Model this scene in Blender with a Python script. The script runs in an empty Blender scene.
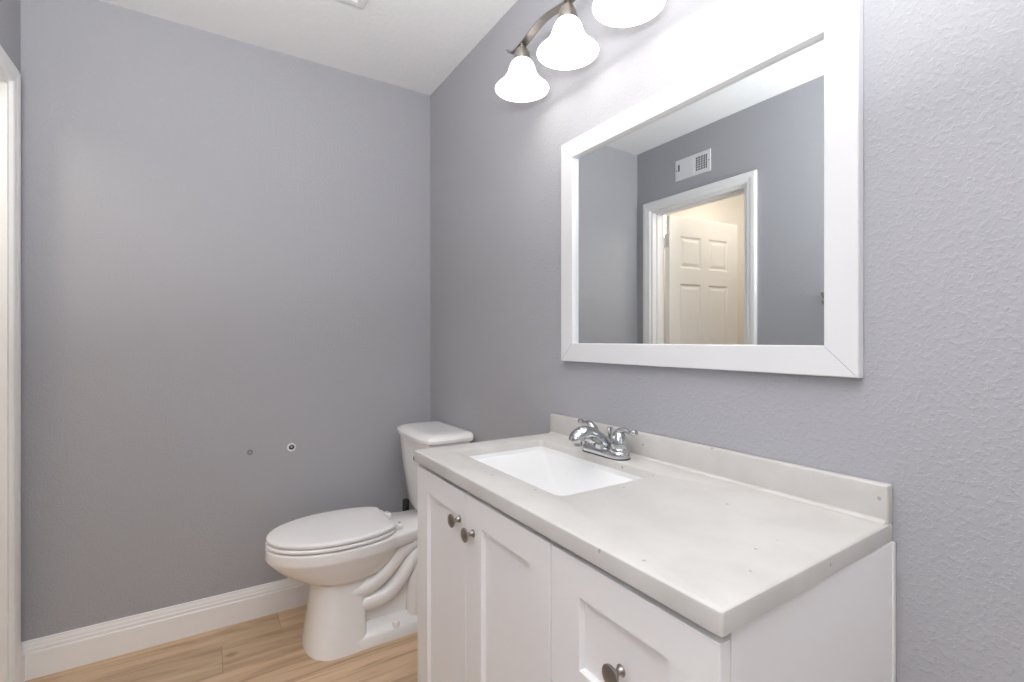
import bpy, bmesh, math, random
from math import sin, cos, pi, radians, atan2, sqrt
from mathutils import Vector, Matrix

S = bpy.context.scene
COL = S.collection
random.seed(7)

# ------------------------------------------------------------------ camera
CAM = (-0.976, -2.337, 1.182)
cd = bpy.data.cameras.new('camera')
cam = bpy.data.objects.new('camera', cd)
COL.objects.link(cam)
cam.location = CAM
cam.rotation_euler = (radians(90), 0, radians(-32.227))
cd.sensor_width = 36.0
cd.lens = 36.0 * 485.4 / 1024.0
cd.shift_y = -0.001
cd.clip_start = 0.02
S.camera = cam

# ------------------------------------------------------------------ world, exposure
S.view_settings.view_transform = 'Standard'
S.view_settings.look = 'None'
S.view_settings.gamma = 1
S.view_settings.use_curve_mapping = False
S.view_settings.exposure = 0.2
w = bpy.data.worlds.new('world')
S.world = w
w.use_nodes = True
w.node_tree.nodes['Background'].inputs[0].default_value = (0.86, 0.92, 1.0, 1)
w.node_tree.nodes['Background'].inputs[1].default_value = 1.0
S.cycles.use_denoising = True
S.cycles.max_bounces = 12
S.cycles.diffuse_bounces = 6
S.cycles.sample_clamp_indirect = 8.0

XL = -1.521          # left wall plane; right wall is x = 0, back wall y = 0
CE = 2.44
YN = -4.00           # wall behind the camera
XH = -2.95           # far wall of the hall


def area(name, loc, rot, sx, sy, watts, col):
    d = bpy.data.lights.new(name, 'AREA')
    d.shape = 'RECTANGLE'
    d.size, d.size_y = sx, sy
    d.energy = watts
    d.color = col
    o = bpy.data.objects.new(name, d)
    COL.objects.link(o)
    o.location = loc
    o.rotation_euler = rot
    return o


# added fill lights at made-up openings behind the camera
area('rear_fill', (-0.90, YN - 0.06, 1.60), (radians(90), 0, 0), 1.0, 1.1, 0.4, (0.93, 0.96, 1.0))
area('side_fill', (XL - 0.06, -2.85, 1.60), (radians(90), 0, radians(-90)), 0.7, 1.1, 1.0, (0.93, 0.96, 1.0))
# added fill light aimed up at the ceiling behind the camera
area('ceiling_bounce_fill', (-1.15, -2.42, 1.45), (radians(170), 0, radians(50)), 0.50, 0.50, 58, (0.97, 0.98, 1.0))
# ceiling lamp of the hall beyond the door, then an added fill lamp
for hloc, hw_, hr in (((-2.05, -0.78, 2.22), 11, 0.14), ((-2.45, 0.65, 2.2), 8, 0.12)):
    hd = bpy.data.lights.new('hall_lamp_and_fill', 'POINT')
    hd.energy = hw_
    hd.color = (1.0, 0.90, 0.79)
    hd.shadow_soft_size = hr
    hl = bpy.data.objects.new('hall_lamp_and_fill', hd)
    COL.objects.link(hl)
    hl.location = hloc


# ------------------------------------------------------------------ materials
def mat(name, col, rough=0.5, metal=0.0, spec=0.5, coat=0.0):
    m = bpy.data.materials.new(name)
    m.use_nodes = True
    b = m.node_tree.nodes['Principled BSDF']
    b.inputs['Base Color'].default_value = (*col, 1)
    b.inputs['Roughness'].default_value = rough
    b.inputs['Metallic'].default_value = metal
    b.inputs['Specular IOR Level'].default_value = spec
    b.inputs['Coat Weight'].default_value = coat
    return m


def nodes(m):
    t = m.node_tree
    return t, t.nodes, t.links, t.nodes['Principled BSDF']


def math_node(t, op, a, b=None, c=None):
    n = t.nodes.new('ShaderNodeMath')
    n.operation = op
    for i, v in enumerate((a, b, c)):
        if v is None:
            continue
        if isinstance(v, (int, float)):
            n.inputs[i].default_value = v
        else:
            t.links.new(v, n.inputs[i])
    return n.outputs[0]


def add_bump(m, scale, strength, dist, detail=3.0, vor=0.0):
    t, N, L, b = nodes(m)
    tc = N.new('ShaderNodeTexCoord')
    no = N.new('ShaderNodeTexNoise')
    no.inputs['Scale'].default_value = scale
    no.inputs['Detail'].default_value = detail
    L.new(tc.outputs['Object'], no.inputs['Vector'])
    h = no.outputs[0]
    if vor:
        n2 = N.new('ShaderNodeTexNoise')
        n2.inputs['Scale'].default_value = vor
        n2.inputs['Detail'].default_value = 2.0
        L.new(tc.outputs['Object'], n2.inputs['Vector'])
        r = N.new('ShaderNodeValToRGB')
        r.color_ramp.elements[0].position = 0.50
        r.color_ramp.elements[1].position = 0.62
        L.new(n2.outputs[0], r.inputs[0])
        h = math_node(t, 'MULTIPLY_ADD', r.outputs[0], 0.8, h)
    bp = N.new('ShaderNodeBump')
    bp.inputs['Strength'].default_value = strength
    bp.inputs['Distance'].default_value = dist
    L.new(h, bp.inputs['Height'])
    L.new(bp.outputs[0], b.inputs['Normal'])
    return m


M = {}
WALLC = (0.410, 0.410, 0.432)
M['wall'] = add_bump(mat('wall_paint', WALLC, 0.55, spec=0.3), 150, 0.5, 0.0012, 3, 105)
M['hallwall'] = add_bump(mat('hall_wall_paint', (0.82, 0.77, 0.70), 0.6), 90, 0.2, 0.003)
M['ceiling'] = add_bump(mat('ceiling_paint', (0.87, 0.87, 0.87), 0.8), 70, 0.25, 0.004, 3, 45)
M['trim'] = mat('trim_white_enamel', (0.89, 0.88, 0.865), 0.35)
M['doorpaint'] = mat('door_white_enamel', (0.86, 0.83, 0.78), 0.4)
M['cabinet'] = mat('cabinet_white_lacquer', (0.87, 0.86, 0.86), 0.38)
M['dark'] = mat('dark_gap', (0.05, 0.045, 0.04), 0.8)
M['china'] = mat('vitreous_china', (0.91, 0.90, 0.885), 0.09, coat=0.4)
M['seat'] = mat('seat_plastic', (0.90, 0.885, 0.87), 0.22)
M['basin'] = mat('basin_gel_coat', (0.76, 0.76, 0.755), 0.32, coat=0.3)
M['chrome'] = mat('chrome', (0.56, 0.57, 0.58), 0.07, 1.0)
M['nickel'] = mat('brushed_nickel', (0.36, 0.33, 0.30), 0.30, 1.0)
M['frame'] = mat('mirror_frame_white', (0.74, 0.74, 0.74), 0.4)
M['silver'] = mat('silvered_glass', (0.86, 0.90, 0.91), 0.0, 1.0)
M['rubber'] = mat('black_rubber', (0.012, 0.012, 0.012), 0.5)
M['vent'] = mat('vent_white_enamel', (0.78, 0.78, 0.79), 0.4)
M['anchorgrey'] = mat('anchor_grey_paint', (0.16, 0.155, 0.155), 0.5)
M['anchorflange'] = mat('anchor_pale_grey', (0.34, 0.335, 0.34), 0.4)
M['brass'] = mat('hinge_steel', (0.62, 0.60, 0.57), 0.35, 1.0)
M['caulk'] = mat('white_caulk', (0.82, 0.82, 0.80), 0.5)

# glowing frosted glass of a lit lamp
m = mat('frosted_glass_lit', (0.95, 0.94, 0.92), 0.35)
t, N, L, b = nodes(m)
b.inputs['Emission Color'].default_value = (1.0, 0.965, 0.90, 1)
b.inputs['Emission Strength'].default_value = 1.8
M['shade'] = m
m = mat('bulb_lit', (1, 1, 1), 0.3)
t, N, L, b = nodes(m)
b.inputs['Emission Color'].default_value = (1.0, 0.93, 0.83, 1)
b.inputs['Emission Strength'].default_value = 1.8
M['bulb'] = m

# counter: off-white cultured stone with scattered brown chips and faint clouds
m = mat('counter_stone', (0.78, 0.77, 0.74), 0.36, coat=0.05)
t, N, L, b = nodes(m)
tc = N.new('ShaderNodeTexCoord')
no = N.new('ShaderNodeTexNoise'); no.inputs['Scale'].default_value = 9; no.inputs['Detail'].default_value = 5
L.new(tc.outputs['Object'], no.inputs['Vector'])
rp = N.new('ShaderNodeValToRGB')
rp.color_ramp.elements[0].position = 0.35; rp.color_ramp.elements[0].color = (0.54, 0.52, 0.485, 1)
rp.color_ramp.elements[1].position = 0.62; rp.color_ramp.elements[1].color = (0.60, 0.58, 0.55, 1)
L.new(no.outputs[0], rp.inputs[0])
vo = N.new('ShaderNodeTexVoronoi'); vo.inputs['Scale'].default_value = 30
L.new(tc.outputs['Object'], vo.inputs['Vector'])
wn = N.new('ShaderNodeTexWhiteNoise')
L.new(vo.outputs['Position'], wn.inputs['Vector'])
size = math_node(t, 'MULTIPLY', math_node(t, 'MAXIMUM', math_node(t, 'SUBTRACT', wn.outputs['Value'], 0.66), 0.0), 0.38)
chip = math_node(t, 'LESS_THAN', vo.outputs['Distance'], size)
mx = N.new('ShaderNodeMix'); mx.data_type = 'RGBA'
L.new(math_node(t, 'MULTIPLY', chip, 0.7), mx.inputs[0])
L.new(rp.outputs[0], mx.inputs[6])
mx.inputs[7].default_value = (0.30, 0.25, 0.20, 1)
L.new(mx.outputs[2], b.inputs['Base Color'])
M['counter'] = m

# floor: light oak planks running along x, 0.18 wide
m = mat('oak_planks', (0.5, 0.34, 0.2), 0.42)
t, N, L, b = nodes(m)
tc = N.new('ShaderNodeTexCoord')
sx = N.new('ShaderNodeSeparateXYZ')
L.new(tc.outputs['Object'], sx.inputs[0])
rowf = math_node(t, 'DIVIDE', math_node(t, 'ADD', sx.outputs[1], 0.155), 0.18)
row = math_node(t, 'FLOOR', rowf)
fy = math_node(t, 'SUBTRACT', rowf, row)
colf = math_node(t, 'DIVIDE', math_node(t, 'ADD', sx.outputs[0], math_node(t, 'MULTIPLY_ADD', row, -0.21, 0.715)), 1.22)
colm = math_node(t, 'FLOOR', colf)
fx = math_node(t, 'SUBTRACT', colf, colm)
cid = N.new('ShaderNodeCombineXYZ')
L.new(row, cid.inputs[0]); L.new(colm, cid.inputs[1])
wn = N.new('ShaderNodeTexWhiteNoise')
L.new(cid.outputs[0], wn.inputs['Vector'])
# grain coordinates, shifted per plank
gv = N.new('ShaderNodeCombineXYZ')
L.new(math_node(t, 'MULTIPLY_ADD', wn.outputs['Value'], 17.0, math_node(t, 'MULTIPLY', sx.outputs[0], 1.0)), gv.inputs[0])
L.new(math_node(t, 'MULTIPLY', sx.outputs[1], 9.0), gv.inputs[1])
L.new(math_node(t, 'MULTIPLY', wn.outputs['Value'], 31.0), gv.inputs[2])
g1 = N.new('ShaderNodeTexNoise'); g1.inputs['Scale'].default_value = 2.6; g1.inputs['Detail'].default_value = 7
g1.inputs['Distortion'].default_value = 0.8
L.new(gv.outputs[0], g1.inputs['Vector'])
gv2 = N.new('ShaderNodeCombineXYZ')
L.new(math_node(t, 'MULTIPLY_ADD', wn.outputs['Value'], 17.0, math_node(t, 'MULTIPLY', sx.outputs[0], 2.5)), gv2.inputs[0])
L.new(math_node(t, 'MULTIPLY', sx.outputs[1], 90.0), gv2.inputs[1])
g2 = N.new('ShaderNodeTexNoise'); g2.inputs['Scale'].default_value = 2.0; g2.inputs['Detail'].default_value = 4
L.new(gv2.outputs[0], g2.inputs['Vector'])
gm = math_node(t, 'MULTIPLY_ADD', g2.outputs[0], 0.30, math_node(t, 'MULTIPLY', g1.outputs[0], 0.75))
rp = N.new('ShaderNodeValToRGB')
e = rp.color_ramp.elements
e[0].position = 0.30; e[0].color = (0.35, 0.215, 0.12, 1)
e[1].position = 0.70; e[1].color = (0.74, 0.55, 0.37, 1)
n_ = e.new(0.5); n_.color = (0.60, 0.42, 0.265, 1)
L.new(gm, rp.inputs[0])
# knots
kv = N.new('ShaderNodeCombineXYZ')
L.new(sx.outputs[0], kv.inputs[0]); L.new(math_node(t, 'MULTIPLY', sx.outputs[1], 1.6), kv.inputs[1])
kn = N.new('ShaderNodeTexVoronoi'); kn.inputs['Scale'].default_value = 5.0
L.new(kv.outputs[0], kn.inputs['Vector'])
kr = N.new('ShaderNodeValToRGB')
kr.color_ramp.elements[0].position = 0.04; kr.color_ramp.elements[0].color = (0.42, 0.40, 0.38, 1)
kr.color_ramp.elements[1].position = 0.17; kr.color_ramp.elements[1].color = (1, 1, 1, 1)
L.new(kn.outputs['Distance'], kr.inputs[0])
mk = N.new('ShaderNodeMix'); mk.data_type = 'RGBA'; mk.blend_type = 'MULTIPLY'; mk.inputs[0].default_value = 1.0
L.new(rp.outputs[0], mk.inputs[6]); L.new(kr.outputs[0], mk.inputs[7])
# plank to plank value
hv = N.new('ShaderNodeHueSaturation')
L.new(math_node(t, 'MULTIPLY_ADD', wn.outputs['Value'], 0.34, 0.83), hv.inputs['Value'])
L.new(mk.outputs[2], hv.inputs['Color'])
# joints
ey = math_node(t, 'MINIMUM', fy, math_node(t, 'SUBTRACT', 1.0, fy))
ex = math_node(t, 'MINIMUM', fx, math_node(t, 'SUBTRACT', 1.0, fx))
j = math_node(t, 'MAXIMUM', math_node(t, 'LESS_THAN', ey, 0.006), math_node(t, 'LESS_THAN', ex, 0.001))
mj = N.new('ShaderNodeMix'); mj.data_type = 'RGBA'
L.new(math_node(t, 'MULTIPLY', j, 0.55), mj.inputs[0])
L.new(hv.outputs[0], mj.inputs[6])
mj.inputs[7].default_value = (0.20, 0.12, 0.065, 1)
L.new(mj.outputs[2], b.inputs['Base Color'])
bp = N.new('ShaderNodeBump'); bp.inputs['Strength'].default_value = 0.15; bp.inputs['Distance'].default_value = 0.002
L.new(g2.outputs[0], bp.inputs['Height']); L.new(bp.outputs[0], b.inputs['Normal'])
M['floor'] = m


# ------------------------------------------------------------------ mesh helpers
def box(bm, x0, x1, y0, y1, z0, z1, bev=0.0, seg=2):
    t = bmesh.new()
    bmesh.ops.create_cube(t, size=1.0)
    for v in t.verts:
        v.co = Vector(((x0 + x1) / 2 + v.co.x * (x1 - x0), (y0 + y1) / 2 + v.co.y * (y1 - y0), (z0 + z1) / 2 + v.co.z * (z1 - z0)))
    if bev:
        bmesh.ops.bevel(t, geom=t.edges[:], offset=bev, segments=seg, affect='EDGES', profile=0.5)
    merge(bm, t)
    return bm


def merge(bm, t):
    me = bpy.data.meshes.new('tmp')
    t.to_mesh(me)
    t.free()
    bm.from_mesh(me)
    bpy.data.meshes.remove(me)


def loft(bm, rings, cap0=True, cap1=True, closed=True):
    """rings: lists of points, same count"""
    R = [[bm.verts.new(p) for p in r] for r in rings]
    n = len(R[0])
    for a, b in zip(R, R[1:]):
        for i in range(n if closed else n - 1):
            k = (i + 1) % n
            try:
                bm.faces.new((a[i], a[k], b[k], b[i]))
            except ValueError:
                pass
    if cap0:
        bm.faces.new(list(reversed(R[0])))
    if cap1:
        bm.faces.new(R[-1])
    return R


def lathe(bm, prof, origin=(0, 0, 0), axis='Z', n=32, cap0=True, cap1=True):
    """prof: list of (r, h); axis direction of h"""
    o = Vector(origin)
    ax = {'Z': (Vector((1, 0, 0)), Vector((0, 1, 0)), Vector((0, 0, 1))),
          'X': (Vector((0, 1, 0)), Vector((0, 0, 1)), Vector((1, 0, 0))),
          '-X': (Vector((0, 0, 1)), Vector((0, 1, 0)), Vector((-1, 0, 0))),
          '-Y': (Vector((1, 0, 0)), Vector((0, 0, 1)), Vector((0, -1, 0)))}[axis]
    rings = []
    for r, h in prof:
        r = max(r, 0.0002)
        rings.append([o + ax[0] * (r * cos(2 * pi * i / n)) + ax[1] * (r * sin(2 * pi * i / n)) + ax[2] * h for i in range(n)])
    loft(bm, rings, cap0, cap1)


def tube(bm, pts, rad, n=14, flat=1.0, up=(0, 0, 1), cap=True):
    """tapered tube through pts; rad number or list; flat scales the second axis"""
    P = [Vector(p) for p in pts]
    if isinstance(rad, (int, float)):
        rad = [rad] * len(P)
    rings = []
    for i, p in enumerate(P):
        d = (P[min(i + 1, len(P) - 1)] - P[max(i - 1, 0)]).normalized()
        a = d.cross(Vector(up))
        if a.length < 1e-4:
            a = d.cross(Vector((1, 0, 0)))
        a.normalize()
        b = a.cross(d).normalized()
        r = rad[i]
        ra, rb = r if isinstance(r, tuple) else (r, r * flat)
        rings.append([p + a * (ra * cos(2 * pi * k / n)) + b * (rb * sin(2 * pi * k / n)) for k in range(n)])
    loft(bm, rings, cap, cap)


def smooth_path(pts, k=6):
    """Catmull-Rom; pts are tuples of any length"""
    out = []
    n = len(pts)
    for i in range(n - 1):
        p0, p1, p2, p3 = pts[max(i - 1, 0)], pts[i], pts[i + 1], pts[min(i + 2, n - 1)]
        for s in range(k):
            t_ = s / k
            out.append(tuple(0.5 * (2 * b_ + (c_ - a_) * t_ + (2 * a_ - 5 * b_ + 4 * c_ - d_) * t_ ** 2 + (3 * b_ - a_ - 3 * c_ + d_) * t_ ** 3)
                             for a_, b_, c_, d_ in zip(p0, p1, p2, p3)))
    out.append(tuple(pts[-1]))
    return out


def rrect(cx, cy, hx, hy, r, z, n=6):
    pts = []
    for sx_, sy_, a0 in ((1, 1, 0), (-1, 1, 90), (-1, -1, 180), (1, -1, 270)):
        for i in range(n + 1):
            a = radians(a0 + 90 * i / n)
            pts.append((cx + sx_ * (hx - r) + r * cos(a), cy + sy_ * (hy - r) + r * sin(a), z))
    return pts


def wloc(o):
    v = Vector((0, 0, 0))
    while o:
        v += o.location
        o = o.parent
    return v


def obj(name, bm, material, parent=None, base=None, smooth=True, angle=38):
    """link bm (built in world coordinates) as one mesh; base = origin for a top-level object"""
    off = wloc(parent) if parent else Vector(base or (0, 0, 0))
    bmesh.ops.recalc_face_normals(bm, faces=bm.faces[:])
    bmesh.ops.translate(bm, verts=bm.verts[:], vec=-off)
    me = bpy.data.meshes.new(name)
    bm.to_mesh(me)
    bm.free()
    mats = material if isinstance(material, (list, tuple)) else [material]
    for mm in mats:
        me.materials.append(mm)
    if smooth:
        me.shade_smooth()
        me.set_sharp_from_angle(angle=radians(angle))
    o = bpy.data.objects.new(name, me)
    COL.objects.link(o)
    if parent:
        o.parent = parent
    else:
        o.location = off
    return o


def tag(o, label, cat, group=None):
    o['label'] = label
    o['category'] = cat
    if group:
        o['group'] = group
    return o


def thing(name, label, cat, loc, group=None):
    o = bpy.data.objects.new(name, None)
    COL.objects.link(o)
    o.location = loc
    o.empty_display_size = 0.05
    return tag(o, label, cat, group)


def struct(name, bm, material, parent=None, smooth=False, base=None):
    o = obj(name, bm, material, parent, smooth=smooth, base=base)
    if not parent:
        o['kind'] = 'structure'
    return o


B = bmesh.new

# ------------------------------------------------------------------ the setting
T = 0.11
DY0, DY1, DZ = -0.118, -0.792, 2.030        # door opening in the left wall
struct('floor', box(B(), XH - 0.1, 0.1, YN - 0.1, 1.3, -0.06, 0.0), M['floor'])
struct('ceiling', box(B(), XH - 0.1, 0.1, YN - 0.1, 1.3, CE, CE + 0.06), M['ceiling'])
struct('wall_right', box(B(), 0.0, 0.1, YN - 0.1, 0.1, 0, CE), M['wall'])
struct('wall_back', box(B(), XL, 0.0, 0.0, 0.1, 0, CE), M['wall'])
bm = B()
box(bm, XL - T, XL, DY0, 1.2, 0, CE)
box(bm, XL - T, XL, -2.50, DY1, 0, CE)
box(bm, XL - T, XL, YN - 0.1, -3.20, 0, CE)
box(bm, XL - T, XL, -3.20, -2.50, 0, 1.05)  # unseen opening added for the side fill light
box(bm, XL - T, XL, -3.20, -2.50, 2.15, CE)
box(bm, XL - T, XL, DY1, DY0, DZ, CE)
struct('wall_left', bm, M['wall'])
bm = B()   # wall behind the camera, with an opening added for the rear fill light
box(bm, XL, -1.40, YN - 0.1, YN, 0, CE)
box(bm, -0.20, 0.0, YN - 0.1, YN, 0, CE)
box(bm, -1.40, -0.20, YN - 0.1, YN, 0, 1.05)
box(bm, -1.40, -0.20, YN - 0.1, YN, 2.15, CE)
struct('wall_front', bm, M['wall'])
struct('wall_hall', box(B(), XH - 0.1, XH, YN - 0.1, 1.2, 0, CE), M['hallwall'])
bm = B()
box(bm, XH, XL - T, 1.2, 1.3, 0, CE)
box(bm, XH, XL - T, YN - 0.1, YN, 0, CE)
struct('wall_hall_end', bm, M['hallwall'])

# baseboards: stepped profile (offset from wall, height)
BB = [(0.0, 0.0), (0.0145, 0.0), (0.0145, 0.088), (0.0135, 0.0915), (0.0105, 0.0925), (0.0105, 0.104), (0.0085, 0.108),
      (0.0075, 0.116), (0.0045, 0.1245), (0.004, 0.1305), (0.0, 0.132)]
bm = B()
loft(bm, [[(x, -d, z) for d, z in BB] for x in (XL, 0.0)])
struct('baseboard_back', bm, M['trim'])
bm = B()
loft(bm, [[(-d, y, z) for d, z in BB] for y in (-0.0145, -1.052)])
struct('baseboard_right', bm, M['trim'])
bm = B()
loft(bm, [[(XL + d, y, z) for d, z in BB] for y in (-0.0145, -0.061)])
struct('baseboard_left', bm, M['trim'])
bm = B()
loft(bm, [[(XL + d, y, z) for d, z in BB] for y in (-0.849, YN)])
struct('baseboard_left_far', bm, M['trim'])

# door casing and jamb (both faces of the wall)
CW = 0.056
bm = B()
prof = [(0.0, 0.0), (0.0, 0.010), (0.006, 0.013), (0.020, 0.014), (0.030, 0.017), (0.048, 0.017), (CW, 0.012), (CW, 0.0)]  # (away from opening, thickness)


def casing(bm, xw, s):
    path = [(DY0, 0.0, 1, 0), (DY0, DZ, 1, 1), (DY1, DZ, -1, 1), (DY1, 0.0, -1, 0)]
    loft(bm, [[(xw + s * th, y + dy * a, z + dz * a) for a, th in prof] for y, z, dy, dz in path])


casing(bm, XL, 1)
casing(bm, XL - T, -1)
J = 0.016
box(bm, XL - T, XL, DY0 - J, DY0, 0, DZ)
box(bm, XL - T, XL, DY1, DY1 + J, 0, DZ)
box(bm, XL - T, XL, DY1 + J, DY0 - J, DZ - J, DZ)
# door stop
box(bm, XL - T + 0.040, XL - T + 0.075, DY0 - J - 0.010, DY0 - J, 0, DZ - J)
box(bm, XL - T + 0.040, XL - T + 0.075, DY1 + J, DY1 + J + 0.010, 0, DZ - J)
box(bm, XL - T + 0.040, XL - T + 0.075, DY1 + J + 0.01, DY0 - J - 0.01, DZ - J - 0.010, DZ - J)
struct('trim_1', bm, M['trim'])

# six-panel door, swung open into the hall
LW, LT = 0.637, 0.035
door = bpy.data.objects.new('door_1', None)
COL.objects.link(door)
door['kind'] = 'structure'
door.location = (XL - T - 0.012, DY0 - J - 0.004, 0.0)
# local frame: width along -X (from the hinge), thickness along -Y


def panel_face(bm, u0, u1, v0, v1, s):
    """raised panel on a door face; rings go from the flat stile into a groove and up onto a field"""
    y0 = -LT if s < 0 else 0.0
    out = -1 if s < 0 else 1
    rings = []
    for ins, dep in ((0, 0), (0.010, -0.008), (0.018, -0.008), (0.036, -0.0015), (0.037, -0.0015)):
        rings.append([(-(u0 + ins), y0 + out * dep, v0 + ins), (-(u1 - ins), y0 + out * dep, v0 + ins),
                      (-(u1 - ins), y0 + out * dep, v1 - ins), (-(u0 + ins), y0 + out * dep, v1 - ins)])
    loft(bm, rings, cap0=False, cap1=True)


us = [0.0, 0.095, 0.283, 0.354, 0.542, LW]
vs = [0.010, 0.205, 0.780, 0.960, 1.560, 1.665, 1.880, 2.008]
bm = B()
for side in (-1, 1):
    y = -LT if side < 0 else 0.0
    for i in range(5):
        for k in range(7):
            if i in (1, 3) and k in (1, 3, 5):
                panel_face(bm, us[i], us[i + 1], vs[k], vs[k + 1], side)
            else:
                q = [(-us[i], y, vs[k]), (-us[i + 1], y, vs[k]), (-us[i + 1], y, vs[k + 1]), (-us[i], y, vs[k + 1])]
                bm.faces.new([bm.verts.new(p) for p in q])
for (u0, u1) in ((0.0, 0.0), (LW, LW)):
    q = [(-u0, 0, vs[0]), (-u0, -LT, vs[0]), (-u0, -LT, vs[-1]), (-u0, 0, vs[-1])]
    bm.faces.new([bm.verts.new(p) for p in q])
for v in (vs[0], vs[-1]):
    q = [(0, 0, v), (-LW, 0, v), (-LW, -LT, v), (0, -LT, v)]
    bm.faces.new([bm.verts.new(p) for p in q])
bmesh.ops.remove_doubles(bm, verts=bm.verts[:], dist=0.0002)
bmesh.ops.translate(bm, verts=bm.verts[:], vec=wloc(door))
obj('door_leaf', bm, M['doorpaint'], door, smooth=False)
bm = B()
o_ = wloc(door)
for s, y in ((-1, -LT), (1, 0.0)):
    lathe(bm, [(0.030, 0), (0.030, 0.006), (0.012, 0.010), (0.011, 0.028), (0.024, 0.036), (0.028, 0.050), (0.022, 0.062), (0.0, 0.066)],
          (o_.x - LW + 0.065, o_.y + y, 0.93), '-Y', 24) if s < 0 else None
obj('door_knob', bm, M['nickel'], door)
for z in (0.25, 1.02, 1.80):
    bm = B()
    box(bm, o_.x - 0.002, o_.x + 0.0015, o_.y - LT + 0.004, o_.y - 0.002, z, z + 0.09)
    tube(bm, [(o_.x + 0.004, o_.y + 0.002, z), (o_.x + 0.004, o_.y + 0.002, z + 0.09)], 0.005)
    obj('hinge', bm, M['brass'], door)
door.rotation_euler = (0, 0, radians(7.0))

# ------------------------------------------------------------------ toilet
TY = -0.320
toilet = thing('toilet', 'white two piece toilet with closed lid beside the vanity', 'toilet', (-0.42, TY, 0))


def egg(z, xf, xb, hw, cx=-0.53, nb=2.4, nf=2.0, n=56, cy=TY):
    pts = []
    for i in range(n):
        a = 2 * pi * i / n
        c, s = cos(a), sin(a)
        if c >= 0:   # back half (towards the tank)
            e = 2.0 / nb
            x = cx + (xb - cx) * abs(c) ** e
        else:
            e = 2.0 / nf
            x = cx - (cx - xf) * abs(c) ** e
        y = cy + hw * (abs(s) ** e) * (1 if s >= 0 else -1)
        pts.append((x, y, z))
    return pts


RIM = 0.405
bm = B()
rings = [egg(RIM, -0.770, -0.27, 0.165),
         egg(RIM, -0.782, -0.26, 0.176),
         egg(RIM - 0.004, -0.789, -0.255, 0.182),
         egg(RIM - 0.034, -0.792, -0.255, 0.184),
         egg(RIM - 0.044, -0.789, -0.258, 0.181),
         egg(RIM - 0.058, -0.778, -0.268, 0.173),
         egg(RIM - 0.080, -0.757, -0.28, 0.165),
         egg(RIM - 0.105, -0.728, -0.295, 0.156),
         egg(RIM - 0.130, -0.690, -0.315, 0.143),
         egg(RIM - 0.147, -0.655, -0.335, 0.127),
         egg(RIM - 0.158, -0.620, -0.36, 0.106),
         egg(RIM - 0.163, -0.580, -0.42, 0.06)]
loft(bm, rings)
ped = [egg(RIM - 0.120, -0.630, -0.435, 0.112, cx=-0.55, nb=7, nf=2.4),
       egg(0.235, -0.630, -0.440, 0.116, cx=-0.55, nb=7, nf=2.4),
       egg(0.16, -0.636, -0.445, 0.126, cx=-0.55, nb=8, nf=2.4),
       egg(0.08, -0.648, -0.445, 0.139, cx=-0.55, nb=8, nf=2.4),
       egg(0.012, -0.659, -0.445, 0.151, cx=-0.55, nb=8, nf=2.4),
       egg(0.0, -0.660, -0.445, 0.152, cx=-0.55, nb=8, nf=2.4)]
loft(bm, ped)
# deck that carries the tank
dk = []
for z, g in ((RIM - 0.055, -0.012), (RIM - 0.045, -0.003), (RIM - 0.010, 0.0), (RIM - 0.002, -0.003), (RIM + 0.001, -0.010)):
    dk.append([(-0.44, TY + 0.165 + g, z), (-0.33, TY + 0.145 + g, z), (-0.24, TY + 0.118 + g, z), (-0.05 + g, TY + 0.110 + g, z),
               (-0.05 + g, TY - 0.110 - g, z), (-0.24, TY - 0.118 - g, z), (-0.33, TY - 0.145 - g, z), (-0.44, TY - 0.165 - g, z)])
loft(bm, dk)
# web behind the pedestal and the floor flange
loft(bm, [rrect(-0.31, TY, 0.19, 0.088, 0.02, 0.0), rrect(-0.31, TY, 0.19, 0.082, 0.02, 0.15),
          rrect(-0.30, TY, 0.18, 0.080, 0.02, 0.30), rrect(-0.28, TY, 0.18, 0.095, 0.02, RIM - 0.05)])
loft(bm, [rrect(-0.335, TY, 0.165, 0.150, 0.02, 0.0), rrect(-0.335, TY, 0.165, 0.148, 0.02, 0.034),
          rrect(-0.335, TY, 0.163, 0.142, 0.02, 0.042), rrect(-0.335, TY, 0.15, 0.10, 0.02, 0.070)])
# trapway bulges on both flanks
for s in (-1, 1):
    yy = lambda d: TY + s * d
    tube(bm, smooth_path([(-0.225, yy(0.075), 0.345), (-0.300, yy(0.085), 0.315), (-0.360, yy(0.090), 0.258), (-0.430, yy(0.090), 0.215), (-0.500, yy(0.085), 0.205)]), 0.036)
    tube(bm, smooth_path([(-0.190, yy(0.070), 0.330), (-0.240, yy(0.085), 0.295), (-0.300, yy(0.092), 0.215), (-0.370, yy(0.094), 0.160), (-0.480, yy(0.090), 0.150)]), 0.034)
    tube(bm, smooth_path([(-0.180, yy(0.065), 0.32), (-0.225, yy(0.085), 0.24), (-0.240, yy(0.090), 0.14), (-0.245, yy(0.092), 0.04)]), 0.034)
bowl = obj('bowl', bm, M['china'], toilet, angle=50)
for s in (-1, 1):
    bm = B()
    lathe(bm, [(0.015, 0), (0.015, 0.012), (0.011, 0.021), (0.0, 0.024)], (-0.335, TY + s * 0.132, 0.040), n=20)
    obj('bolt_cap', bm, M['china'], bowl)
# seat and lid


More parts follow.
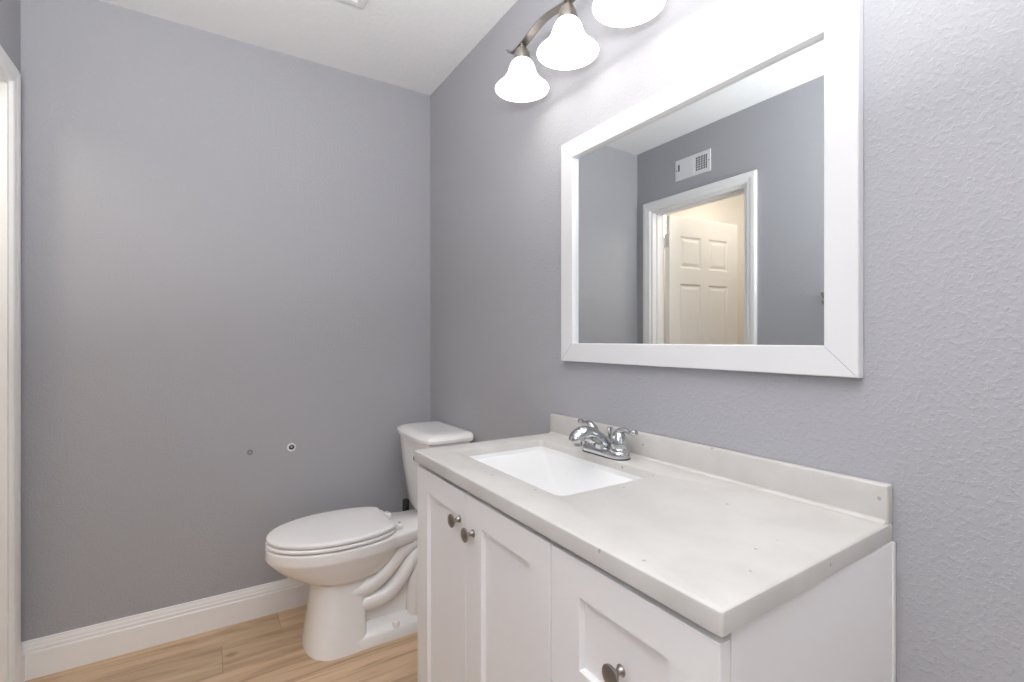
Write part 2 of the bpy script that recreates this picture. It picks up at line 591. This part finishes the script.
def slab(bm, z0, z1, xf, xb, hw, nb, dome=0.0, cut=-0.333):
    r = 0.006

    def egg_cut(z, a, b, c, nb):
        return [(min(p[0], cut - (xb - b)), p[1], p[2]) for p in egg(z, a, b, c, nb=nb)]
    rr = [egg_cut(z0, xf + r, xb - r, hw - r, nb=nb), egg_cut(z0 + 0.003, xf, xb, hw, nb=nb), egg_cut(z1 - 0.005, xf, xb, hw, nb=nb),
          egg_cut(z1 - 0.001, xf + 0.004, xb - 0.003, hw - 0.004, nb=nb), egg_cut(z1 + dome * 0.3, xf + 0.02, xb - 0.01, hw - 0.018, nb=nb),
          egg_cut(z1 + dome, xf + 0.12, xb - 0.06, hw * 0.5, nb=nb)]
    loft(bm, rr)


bm = B()
slab(bm, RIM + 0.005, RIM + 0.020, -0.789, -0.285, 0.181, 2.4, 0.0, -0.326)
obj('seat', bm, M['seat'], toilet)
bm = B()
slab(bm, RIM + 0.0225, RIM + 0.039, -0.786, -0.285, 0.180, 2.4, 0.003, -0.333)
obj('seat_lid', bm, M['seat'], toilet)
for s in (-1, 1):
    bm = B()
    box(bm, -0.330, -0.290, TY + s * 0.072 - 0.022, TY + s * 0.072 + 0.022, RIM, RIM + 0.022, 0.006, 3)
    tube(bm, [(-0.323, TY + s * 0.072 - 0.03, RIM + 0.020), (-0.323, TY + s * 0.072 + 0.03, RIM + 0.020)], 0.0075)
    h = obj('hinge', bm, M['seat'], toilet)
    bm = B()
    lathe(bm, [(0.0065, 0), (0.0055, 0.0022), (0, 0.0026)], (-0.300, TY + s * 0.072, RIM + 0.0215), n=14)
    obj('hinge_screw', bm, M['nickel'], h)


def tankring(z, xf, hw, ch, xb=-0.022, cy=TY + 0.012):
    return [(xb, cy - hw + 0.012, z), (xb - 0.012, cy - hw, z), (xf + ch * 0.9, cy - hw, z), (xf + ch * 0.25, cy - hw + ch * 0.25, z), (xf, cy - hw + ch, z), (xf - 0.006, cy - hw * 0.35, z),
            (xf - 0.006, cy + hw * 0.35, z), (xf, cy + hw - ch, z), (xf + ch * 0.25, cy + hw - ch * 0.25, z), (xf + ch * 0.9, cy + hw, z), (xb - 0.012, cy + hw, z), (xb, cy + hw - 0.012, z)]


bm = B()
loft(bm, [tankring(RIM + 0.004, -0.150, 0.105, 0.05), tankring(RIM + 0.012, -0.172, 0.130, 0.05), tankring(RIM + 0.04, -0.188, 0.150, 0.045), tankring(0.62, -0.207, 0.178, 0.04),
          tankring(0.752, -0.218, 0.192, 0.04)])
obj('tank', bm, M['china'], toilet, angle=30)
XB = -0.012
bm = B()
loft(bm, [tankring(0.753, -0.222, 0.198, 0.056, XB), tankring(0.758, -0.230, 0.205, 0.058, XB), tankring(0.770, -0.231, 0.206, 0.058, XB), tankring(0.779, -0.226, 0.201, 0.058, XB),
          tankring(0.787, -0.212, 0.188, 0.060, XB), tankring(0.790, -0.190, 0.165, 0.050, XB - 0.01), tankring(0.791, -0.150, 0.110, 0.03, XB - 0.03)])
obj('tank_lid', bm, M['china'], toilet, angle=30)
bm = B()  # unidentified black object behind the deck, drawn as a tube
tube(bm, smooth_path([(-0.135, -0.018, 0.17), (-0.14, -0.06, 0.175), (-0.165, -0.105, 0.24), (-0.190, -0.150, 0.36), (-0.190, -0.165, 0.425)]), 0.009)
lathe(bm, [(0.013, 0), (0.015, 0.004), (0.015, 0.062), (0.012, 0.066)], (-0.190, -0.165, RIM - 0.03), n=18)
obj('black_tube', bm, M['rubber'], toilet)
bm = B()
lathe(bm, [(0.012, 0), (0.012, 0.012), (0.006, 0.014), (0.006, 0.022), (0, 0.023)], (-0.235, TY - 0.145, 0.69), '-X', 18)
tube(bm, [(-0.250, TY - 0.145, 0.69), (-0.254, TY - 0.11, 0.687), (-0.254, TY - 0.07, 0.683)], [(0.004, 0.006), (0.004, 0.007), (0.004, 0.009)])
bmesh.ops.translate(bm, verts=bm.verts[:], vec=(0.018, 0, 0))
obj('flush_lever', bm, M['chrome'], toilet)

# ------------------------------------------------------------------ vanity cabinet
VY0, VY1 = -1.056, -1.992         # far end, near end
ZB, ZT = 0.8455, 0.8765             # counter slab
van = thing('vanity_cabinet', 'white shaker vanity cabinet with two doors and drawers under pale counter', 'cabinet', (-0.24, (VY0 + VY1) / 2, 0))
bm = B()
box(bm, -0.448, -0.004, VY0 - 0.018, VY0, 0.0, ZB)                 # far side panel
box(bm, -0.448, -0.004, VY1, VY1 + 0.018, 0.0, ZB)                 # near side panel
box(bm, -0.448, -0.004, VY1 + 0.018, VY0 - 0.018, 0.09, 0.108)     # bottom
box(bm, -0.016, -0.004, VY1 + 0.018, VY0 - 0.018, 0.108, ZB)       # back
box(bm, -0.395, -0.380, VY1 + 0.018, VY0 - 0.018, 0.0, 0.09)       # toe kick
box(bm, -0.448, -0.016, -1.690, -1.674, 0.108, ZB - 0.10)          # partition
obj('carcass', bm, M['cabinet'], van, smooth=False)
bm = B()   # face frame
fx0, fx1 = -0.457, -0.4475
box(bm, fx0, fx1, VY0 - 0.03, VY0, 0.09, ZB)
box(bm, fx0, -0.438, VY1 - 0.0022, VY1 + 0.03, 0.0, ZB, 0.001)
box(bm, -0.412, -0.395, VY1 + 0.018, VY0 - 0.018, ZB - 0.035, ZB)
box(bm, fx0, fx1, VY1 + 0.03, VY0 - 0.03, 0.09, 0.12)
box(bm, fx0, fx1, -1.697, -1.667, 0.12, ZB - 0.035)
obj('face_frame', bm, M['cabinet'], van, smooth=False)
bm = B()
box(bm, -0.012, -0.003, VY1 - 0.0016, VY1 + 0.001, 0.0, ZB - 0.001, 0.0005)
obj('scribe_strip', bm, M['caulk'], van, smooth=False)


def shaker(name, y0, y1, z0, z1, st, rail, st2=None):
    """front panel; y0 far edge, y1 near edge; face at x=-0.478"""
    xf, xb = -0.4785, -0.459
    rec = 0.0095
    bev = 0.0012
    st2 = st2 or st
    bm = B()

    def ring(i, x):
        return [(x, y0 - i, z0 + i), (x, y1 + i, z0 + i), (x, y1 + i, z1 - i), (x, y0 - i, z1 - i)]

    def ring2(e, x):
        return [(x, y0 - st - e, z0 + rail + e), (x, y1 + st2 + e, z0 + rail + e), (x, y1 + st2 + e, z1 - rail - e), (x, y0 - st - e, z1 - rail - e)]
    loft(bm, [ring(0, xb), ring(0, xf + bev), ring(bev, xf), ring2(-0.0008, xf), ring2(0.0002, xf + 0.0015), ring2(0.0026, xf + rec), ring2(0.0032, xf + rec)])
    return obj(name, bm, M['cabinet'], van, smooth=False)


def knob(parent, y, z):
    bm = B()
    lathe(bm, [(0.0085, 0.0), (0.0085, 0.0015), (0.0062, 0.0035), (0.0048, 0.008), (0.0050, 0.012), (0.0075, 0.0155), (0.0135, 0.0180), (0.0155, 0.0205),
               (0.0155, 0.0225), (0.0140, 0.0240), (0.0125, 0.0243), (0.0110, 0.0252), (0.006, 0.0272), (0.0, 0.0278)], (-0.4786, y, z), '-X', 28)
    return obj('knob', bm, M['nickel'], parent)


GT = ZB - 0.0125
d1 = shaker('door', VY0 + 0.001, -1.3490, 0.105, GT, 0.070, 0.058, 0.058)
knob(d1, -1.320, 0.767)
d2 = shaker('door', -1.3515, -1.6695, 0.105, GT, 0.072, 0.058, 0.064)
knob(d2, -1.388, 0.757)
for z0, z1 in ((0.603, GT), (0.355, 0.600), (0.105, 0.352)):
    dr = shaker('drawer', -1.6725, VY1 - 0.002, z0, z1, 0.074, 0.058)
    knob(dr, -1.838, (z0 + z1) / 2 - 0.004)

# ------------------------------------------------------------------ countertop with basin
CX0, CX1, CY0, CY1 = -0.486, -0.002, -1.046, -1.995
top = thing('vanity_countertop', 'off white speckled stone countertop with low backsplash on the vanity', 'countertop', (-0.245, -1.525, ZB))
ccx, ccy, chx, chy = (CX0 + CX1) / 2, (CY0 + CY1) / 2, (CX1 - CX0) / 2, (CY0 - CY1) / 2
bcx, bcy, bhx, bhy = -0.2475, -1.353, 0.1435, 0.229


def fill_between(bm, outer, inner):
    vo_ = [bm.verts.new(p) for p in outer]
    vi_ = [bm.verts.new(p) for p in inner]
    ed = [bm.edges.new((L_[i], L_[(i + 1) % len(L_)])) for L_ in (vo_, vi_) for i in range(len(L_))]
    bmesh.ops.triangle_fill(bm, edges=ed, use_beauty=True, normal=(0, 0, 1))


def off(cx, cy, hx, hy, r, z, i, n=6):
    return rrect(cx, cy, hx - i, hy - i, max(r - i, 0.001), z, n)


bm = B()
R0 = 0.005
outer = [off(ccx, ccy, chx, chy, R0, ZB, 0.002), off(ccx, ccy, chx, chy, R0, ZB + 0.002, 0), off(ccx, ccy, chx, chy, R0, ZT - 0.006, 0),
         off(ccx, ccy, chx, chy, R0, ZT - 0.0025, 0.0012), off(ccx, ccy, chx, chy, R0, ZT - 0.0007, 0.0034), off(ccx, ccy, chx, chy, R0, ZT, 0.007)]
loft(bm, outer, False, False)
inner = [rrect(bcx, bcy, bhx + 0.004, bhy + 0.004, 0.024, ZT), rrect(bcx, bcy, bhx + 0.001, bhy + 0.001, 0.021, ZT - 0.0012), rrect(bcx, bcy, bhx, bhy, 0.020, ZT - 0.004), rrect(bcx, bcy, bhx, bhy, 0.020, ZB)]
loft(bm, inner, False, False)
fill_between(bm, outer[-1], inner[0])
fill_between(bm, outer[0], inner[-1])
bmesh.ops.remove_doubles(bm, verts=bm.verts[:], dist=0.0001)
for v in bm.verts:      # the near end is cut slightly out of square
    k = (v.co.y - CY0) / (CY1 - CY0)
    v.co.y += k * (0.005 - 0.012 * (v.co.x / CX0))
obj('slab', bm, M['counter'], top, angle=30)
bm = B()
box(bm, -0.021, -0.001, CY1 + 0.006, CY0 - 0.009, ZT - 0.002, 0.940, 0.003, 3)
# cove where splash meets the top
loft(bm, [[(-0.020, y, ZT + 0.008), (-0.0225, y, ZT + 0.0035), (-0.028, y, ZT + 0.0004), (-0.018, y, ZT - 0.002)] for y in (CY0 - 0.011, CY1 + 0.009)])
obj('backsplash', bm, M['counter'], top, angle=30)
# basin: lip, four sloping faces falling to the drain
bm = B()
DX, DY, DZb = -0.240, -1.392, 0.767
rings = [rrect(bcx, bcy, bhx + 0.0005, bhy + 0.0005, 0.0205, ZT - 0.0205), rrect(bcx, bcy, bhx - 0.002, bhy - 0.002, 0.020, ZT - 0.0205), rrect(bcx, bcy, bhx - 0.003, bhy - 0.003, 0.020, ZT - 0.031),
         rrect(bcx, bcy, bhx - 0.008, bhy - 0.008, 0.018, ZT - 0.034)]
a0 = (bcx, bcy, bhx - 0.008, bhy - 0.008, ZT - 0.034)
for k in (0.25, 0.5, 0.7, 0.84):
    rings.append(rrect(bcx + (DX - bcx) * k, bcy + (DY - bcy) * k, a0[2] * (1 - k) + 0.022 * k, a0[3] * (1 - k) + 0.022 * k, 0.018 * (1 - k) + 0.021 * k, a0[4] + (DZb - a0[4]) * k))
rings.append(rrect(DX, DY, 0.024, 0.024, 0.0235, DZb))
loft(bm, rings, False, False)
basin = obj('basin', bm, M['basin'], top, angle=25)
bm = B()
lathe(bm, [(0.026, 0.0), (0.026, 0.002), (0.022, 0.0025), (0.020, -0.002), (0.017, -0.002), (0.016, 0.004), (0.0, 0.005)], (DX, DY, DZb), n=28, cap0=False)
obj('drain', bm, M['chrome'], basin)

# ------------------------------------------------------------------ faucet
FY, FX = -1.372, -0.072
fau = thing('faucet', 'chrome two handle centerset faucet behind the basin', 'faucet', (FX, FY, ZT))
bm = B()


def stadium(hy, hx, z, n=14):
    pts = []
    for i in range(n + 1):
        a = -pi / 2 + pi * i / n
        pts.append((FX + hx * sin(a), FY + (hy - hx) + hx * cos(a), z))
    for i in range(n + 1):
        a = pi / 2 + pi * i / n
        pts.append((FX + hx * sin(a), FY - (hy - hx) + hx * cos(a), z))
    return pts


loft(bm, [stadium(0.078, 0.027, ZT + 0.0015), stadium(0.079, 0.028, ZT + 0.004), stadium(0.078, 0.027, ZT + 0.014), stadium(0.076, 0.025, ZT + 0.019), stadium(0.072, 0.021, ZT + 0.0215)])
obj('base_plate', bm, M['chrome'], fau)
bm = B()
loft(bm, [stadium(0.0795, 0.0285, ZT + 0.0), stadium(0.0795, 0.0285, ZT + 0.0022)])
obj('gasket', bm, M['rubber'], fau)
# spout: broad body rising out of the plate and arching over the basin
bm = B()
sp = [(FX + 0.014, 0.014, 0.024, 0.012), (FX - 0.006, 0.032, 0.0215, 0.0165), (FX - 0.027, 0.048, 0.0190, 0.0160), (FX - 0.050, 0.061, 0.0190, 0.0165), (FX - 0.073, 0.0655, 0.0205, 0.0175),
      (FX - 0.094, 0.060, 0.0205, 0.0175), (FX - 0.106, 0.051, 0.0180, 0.0150), (FX - 0.110, 0.044, 0.0140, 0.0110)]
sp = smooth_path(sp, 5)
tube(bm, [(x, FY, ZT + z) for x, z, _, _ in sp], [(a_, b_) for _, _, a_, b_ in sp], n=24, up=(0, 0, 1))
# web that fills the back of the arch
loft(bm, [rrect(FX - 0.004, FY, 0.022, 0.020, 0.012, ZT + 0.018), rrect(FX - 0.006, FY, 0.020, 0.018, 0.012, ZT + 0.032), rrect(FX - 0.014, FY, 0.014, 0.015, 0.010, ZT + 0.050)])
spout = obj('spout', bm, M['chrome'], fau, angle=60)
bm = B()
lathe(bm, [(0.0115, 0), (0.0115, -0.010), (0.0095, -0.011), (0.009, -0.006), (0, -0.005)], (FX - 0.096, FY, ZT + 0.044), n=20, cap0=False)
obj('aerator', bm, M['chrome'], spout)
for s in (1, -1):
    bm = B()
    hy = FY + s * 0.051
    lathe(bm, [(0.0235, 0.0), (0.0235, 0.006), (0.0215, 0.008), (0.0225, 0.011), (0.0215, 0.022), (0.0185, 0.036), (0.0135, 0.047), (0.0075, 0.053), (0.0, 0.055)], (FX, hy, ZT + 0.020), n=28)
    lv = smooth_path([(FX - 0.004, hy - s * 0.010, ZT + 0.058, 0.010, 0.009), (FX - 0.002, hy + s * 0.004, ZT + 0.071, 0.0105, 0.0080), (FX, hy + s * 0.020, ZT + 0.075, 0.0085, 0.0060),
                      (FX + 0.001, hy + s * 0.037, ZT + 0.072, 0.0085, 0.0060), (FX + 0.001, hy + s * 0.050, ZT + 0.073, 0.0105, 0.0080), (FX + 0.001, hy + s * 0.058, ZT + 0.075, 0.0065, 0.0060)], 4)
    tube(bm, [p[:3] for p in lv], [p[3:] for p in lv], n=18)
    obj('handle', bm, M['chrome'], fau, angle=60)
bm = B()
lathe(bm, [(0.0040, 0.0), (0.0040, 0.034), (0.0060, 0.037), (0.0050, 0.043), (0.0085, 0.050), (0.0085, 0.053), (0.0, 0.055)], (FX + 0.016, FY, ZT + 0.018), n=16)
obj('lift_rod', bm, M['chrome'], fau)

# ------------------------------------------------------------------ framed mirror
MY0, MY1, MZ0, MZ1 = -1.115, -1.946, 1.116, 1.800
FWD = 0.055
mir = thing('framed_mirror', 'large wall mirror in a flat white frame above the vanity', 'mirror', (0, (MY0 + MY1) / 2, MZ0))
bm = B()


def mring(i, x):
    return [(x, MY0 - i, MZ0 + i), (x, MY1 + i, MZ0 + i), (x, MY1 + i, MZ1 - i), (x, MY0 - i, MZ1 - i)]


loft(bm, [mring(0.0015, -0.0005), mring(0, -0.002), mring(0, -0.0205), mring(0.0015, -0.022), mring(FWD - 0.001, -0.022), mring(FWD, -0.021), mring(FWD + 0.001, -0.0085), mring(FWD + 0.001, -0.0005)], False, False)
# mitre joints show as hairlines: narrow grooves
obj('frame', bm, M['frame'], mir, smooth=False)
for (y, z, sy, sz) in ((MY0, MZ0, -1, 1), (MY1, MZ0, 1, 1), (MY0, MZ1, -1, -1), (MY1, MZ1, 1, -1)):
    bm = B()
    a_, b_, wd = 0.004, FWD - 0.001, 0.0002
    q = [(-0.0221, y + sy * (a_ + wd), z + sz * (a_ - wd)), (-0.0221, y + sy * (b_ + wd), z + sz * (b_ - wd)),
         (-0.0221, y + sy * (b_ - wd), z + sz * (b_ + wd)), (-0.0221, y + sy * (a_ - wd), z + sz * (a_ + wd))]
    loft(bm, [q, [(-0.021, p[1], p[2]) for p in q]])
    obj('mitre_joint', bm, M['anchorgrey'], mir, smooth=False)
bm = B()
box(bm, -0.0085, -0.004, MY1 + FWD - 0.004, MY0 - FWD + 0.004, MZ0 + FWD - 0.004, MZ1 - FWD + 0.004)
obj('mirror_glass', bm, M['silver'], mir, smooth=False)

# ------------------------------------------------------------------ vanity light: wavy band, four bell shades
LX = -0.135
LYS = [-1.062, -1.290, -1.518, -1.746]
lamp = thing('vanity_light', 'brushed nickel wall lamp with wavy arm and glowing white bell shades', 'lamp', (0, sum(LYS) / 4, 2.10))
bm = B()
BZ = 2.098
yc = sum(LYS) / 4
ctl = [(-0.988, BZ + 0.030), (-0.996, BZ + 0.019), (-1.012, BZ + 0.011), (-1.035, BZ + 0.008), (-1.062, BZ + 0.009), (-1.10, BZ + 0.016), (-1.15, BZ + 0.026), (-1.20, BZ + 0.027), (-1.25, BZ + 0.018), (-1.290, BZ + 0.012),
       (-1.34, BZ + 0.020), (yc, BZ + 0.030)]
ctl = ctl + [(2 * yc - y, z) for y, z in reversed(ctl[:-1])]
pth = smooth_path(ctl, 4)
rings = []
for i, (y, z) in enumerate(pth):
    a_, b_ = pth[max(i - 1, 0)], pth[min(i + 1, len(pth) - 1)]
    d = Vector((0, b_[0] - a_[0], b_[1] - a_[1])).normalized()
    nrm = Vector((0, -d.z, d.y))
    th, hw = 0.0022, 0.013
    c = Vector((LX, y, z))
    rings.append([c + Vector((-hw, 0, 0)) - nrm * th, c + Vector((hw, 0, 0)) - nrm * th, c + Vector((hw, 0, 0)) + nrm * th, c + Vector((-hw, 0, 0)) + nrm * th])
loft(bm, rings)
obj('arm', bm, M['nickel'], lamp, angle=30)
bm = B()
prof = [(0.062, 0.0), (0.062, 0.010), (0.056, 0.018), (0.030, 0.024), (0.014, 0.030), (0.012, 0.125), (0.016, 0.130), (0.014, 0.145), (0, 0.148)]
lathe(bm, prof, (-0.0005, yc, BZ + 0.034), '-X', 32)
obj('wall_plate', bm, M['nickel'], lamp)
for k, y in enumerate(LYS):
    ztop = BZ - 0.006
    bm = B()
    lathe(bm, [(0.009, 0.015), (0.010, 0.008), (0.018, 0.004), (0.0240, -0.010), (0.0275, -0.026), (0.0275, -0.034), (0.022, -0.035)], (LX, y, ztop), n=32)
    obj('shade_holder', bm, M['nickel'], lamp)
    bm = B()
    po = [(0.022, -0.031), (0.0290, -0.034), (0.0355, -0.042), (0.0405, -0.054), (0.0445, -0.067), (0.0495, -0.079), (0.0560, -0.090), (0.0645, -0.100), (0.0740, -0.109), (0.0815, -0.116), (0.0850, -0.120), (0.0845, -0.1215)]
    pi_ = [(0.0790, -0.1165), (0.0715, -0.1105), (0.0620, -0.1015), (0.0530, -0.0915), (0.0465, -0.080), (0.0415, -0.0675), (0.0375, -0.055), (0.0325, -0.044), (0.022, -0.038)]
    lathe(bm, po + pi_, (LX, y, ztop), n=48, cap0=False, cap1=False)
    sh = obj('shade', bm, M['shade'], lamp, angle=60)
    bm = B()
    lathe(bm, [(0.011, -0.034), (0.011, -0.046), (0.015, -0.052), (0.022, -0.064), (0.0235, -0.073), (0.020, -0.084), (0.012, -0.091), (0.0, -0.093)], (LX, y, ztop), n=24)
    obj('bulb', bm, M['bulb'], lamp)
    pd = bpy.data.lights.new('lamp_light', 'POINT')
    pd.energy = 0.24
    pd.color = (1.0, 0.97, 0.94)
    pd.shadow_soft_size = 0.018
    po_ = bpy.data.objects.new('lamp_light', pd)
    COL.objects.link(po_)
    po_.location = (LX, y, ztop - 0.105)

# ------------------------------------------------------------------ small things on the walls
g = thing('air_vent', 'white rectangular wall register above the doorway seen in mirror', 'vent', (XL, -0.445, 2.167))
vy0, vy1, vz0, vz1 = -0.322, -0.568, 2.167, 2.293
gy0, gy1, gz0, gz1 = -0.468, -0.546, 2.190, 2.272
bm = B()
xp = XL + 0.006
for y0, y1, z0, z1 in ((gy0, vy0, vz0, vz1), (vy1, gy1, vz0, vz1), (gy1, gy0, vz0, gz0), (gy1, gy0, gz1, vz1)):
    box(bm, XL, xp, y0, y1, z0, z1)
box(bm, xp, xp + 0.002, -0.455, -0.335, 2.182, 2.280, 0.001)
obj('plate', bm, M['vent'], g, smooth=False)
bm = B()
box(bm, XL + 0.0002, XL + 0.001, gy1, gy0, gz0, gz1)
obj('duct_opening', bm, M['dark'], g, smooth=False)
bm = box(B(), xp + 0.002, xp + 0.0028, -0.355, -0.345, 2.222, 2.262)
obj('lever_slot', bm, M['dark'], g, smooth=False)
bm = B()
for i in range(1, 7):
    y = gy0 + (gy1 - gy0) * i / 7
    box(bm, XL + 0.002, xp, y - 0.0008, y + 0.0008, gz0, gz1)
for i in range(1, 6):
    z = gz0 + (gz1 - gz0) * i / 6
    box(bm, XL + 0.002, xp - 0.001, gy1, gy0, z - 0.0008, z + 0.0008)
obj('grille', bm, M['vent'], g, smooth=False)
for y in (-0.330, -0.560):
    bm = B()
    lathe(bm, [(0.004, 0), (0.004, 0.001), (0, 0.002)], (xp, y, 2.23), 'X', 12)
    obj('screw', bm, M['anchorgrey'], g)

hk = thing('robe_hook', 'small chrome robe hook on the far wall at mirror edge', 'hook', (XL, -1.196, 1.385))
bm = B()
lathe(bm, [(0.018, 0), (0.018, 0.004), (0.014, 0.008), (0.008, 0.011), (0.007, 0.016)], (XL, -1.196, 1.388), 'X', 24)
obj('rosette', bm, M['chrome'], hk)
bm = B()
tube(bm, smooth_path([(XL + 0.010, -1.196, 1.388), (XL + 0.030, -1.196, 1.382), (XL + 0.045, -1.196, 1.388), (XL + 0.052, -1.196, 1.402)]), [0.006] * 18 + [0.0085])
tube(bm, smooth_path([(XL + 0.010, -1.196, 1.384), (XL + 0.022, -1.196, 1.360), (XL + 0.036, -1.196, 1.352), (XL + 0.046, -1.196, 1.362)]), [0.006] * 18 + [0.008])
obj('prong', bm, M['chrome'], hk)

an = thing('wall_anchor', 'white ringed wall anchor with dark hole above the toilet seat', 'wall anchor', (-0.656, 0, 0.708), 'wall anchors left on the back wall')
bm = B()
lathe(bm, [(0.0185, 0), (0.0185, 0.002), (0.0165, 0.0035), (0.0115, 0.003), (0.0110, 0.0005)], (-0.656, 0, 0.708), '-Y', 28, cap1=False)
obj('ring', bm, M['vent'], an)
bm = B()
lathe(bm, [(0.0112, 0.0003), (0.0112, 0.0010), (0, 0.0010)], (-0.656, 0, 0.708), '-Y', 24)
obj('hole', bm, M['rubber'], an)
bm = B()
lathe(bm, [(0.0050, 0.0008), (0.0048, 0.0030), (0.003, 0.0038), (0, 0.004)], (-0.656, 0, 0.710), '-Y', 16)
obj('screw', bm, M['chrome'], an)
an = thing('wall_anchor', 'flat grey wall anchor left of the white ringed one', 'wall anchor', (-0.818, 0, 0.705), 'wall anchors left on the back wall')
bm = B()
lathe(bm, [(0.0135, 0), (0.0135, 0.0012), (0.0115, 0.0022), (0.010, 0.0012), (0.0040, 0.0012), (0.0035, 0.002), (0, 0.002)], (-0.818, 0, 0.705), '-Y', 26)
obj('flange', bm, M['anchorflange'], an)
bm = B()
lathe(bm, [(0.0098, 0.0011), (0.0098, 0.0014), (0.0062, 0.0014), (0.0062, 0.0011)], (-0.818, 0, 0.705), '-Y', 26, cap0=False, cap1=False)
obj('screw_hole', bm, M['anchorgrey'], an)

fan = thing('exhaust_fan', 'white ceiling exhaust fan grille at the top edge of the picture', 'fan', (-0.63, -0.65, CE))
bm = B()
for k in range(9):
    y = -0.515 - k * 0.031
    box(bm, -0.765, -0.495, y - 0.010, y + 0.010, CE - 0.013, CE - 0.006, 0.001)
obj('grille', bm, M['vent'], fan, smooth=False)
bm = B()
for x0, x1, y0, y1 in ((-0.783, -0.757, -0.803, -0.497), (-0.503, -0.477, -0.803, -0.497), (-0.757, -0.503, -0.523, -0.497), (-0.757, -0.503, -0.803, -0.777)):
    box(bm, x0, x1, y0, y1, CE - 0.016, CE, 0.002)
obj('frame', bm, M['vent'], fan, smooth=False)
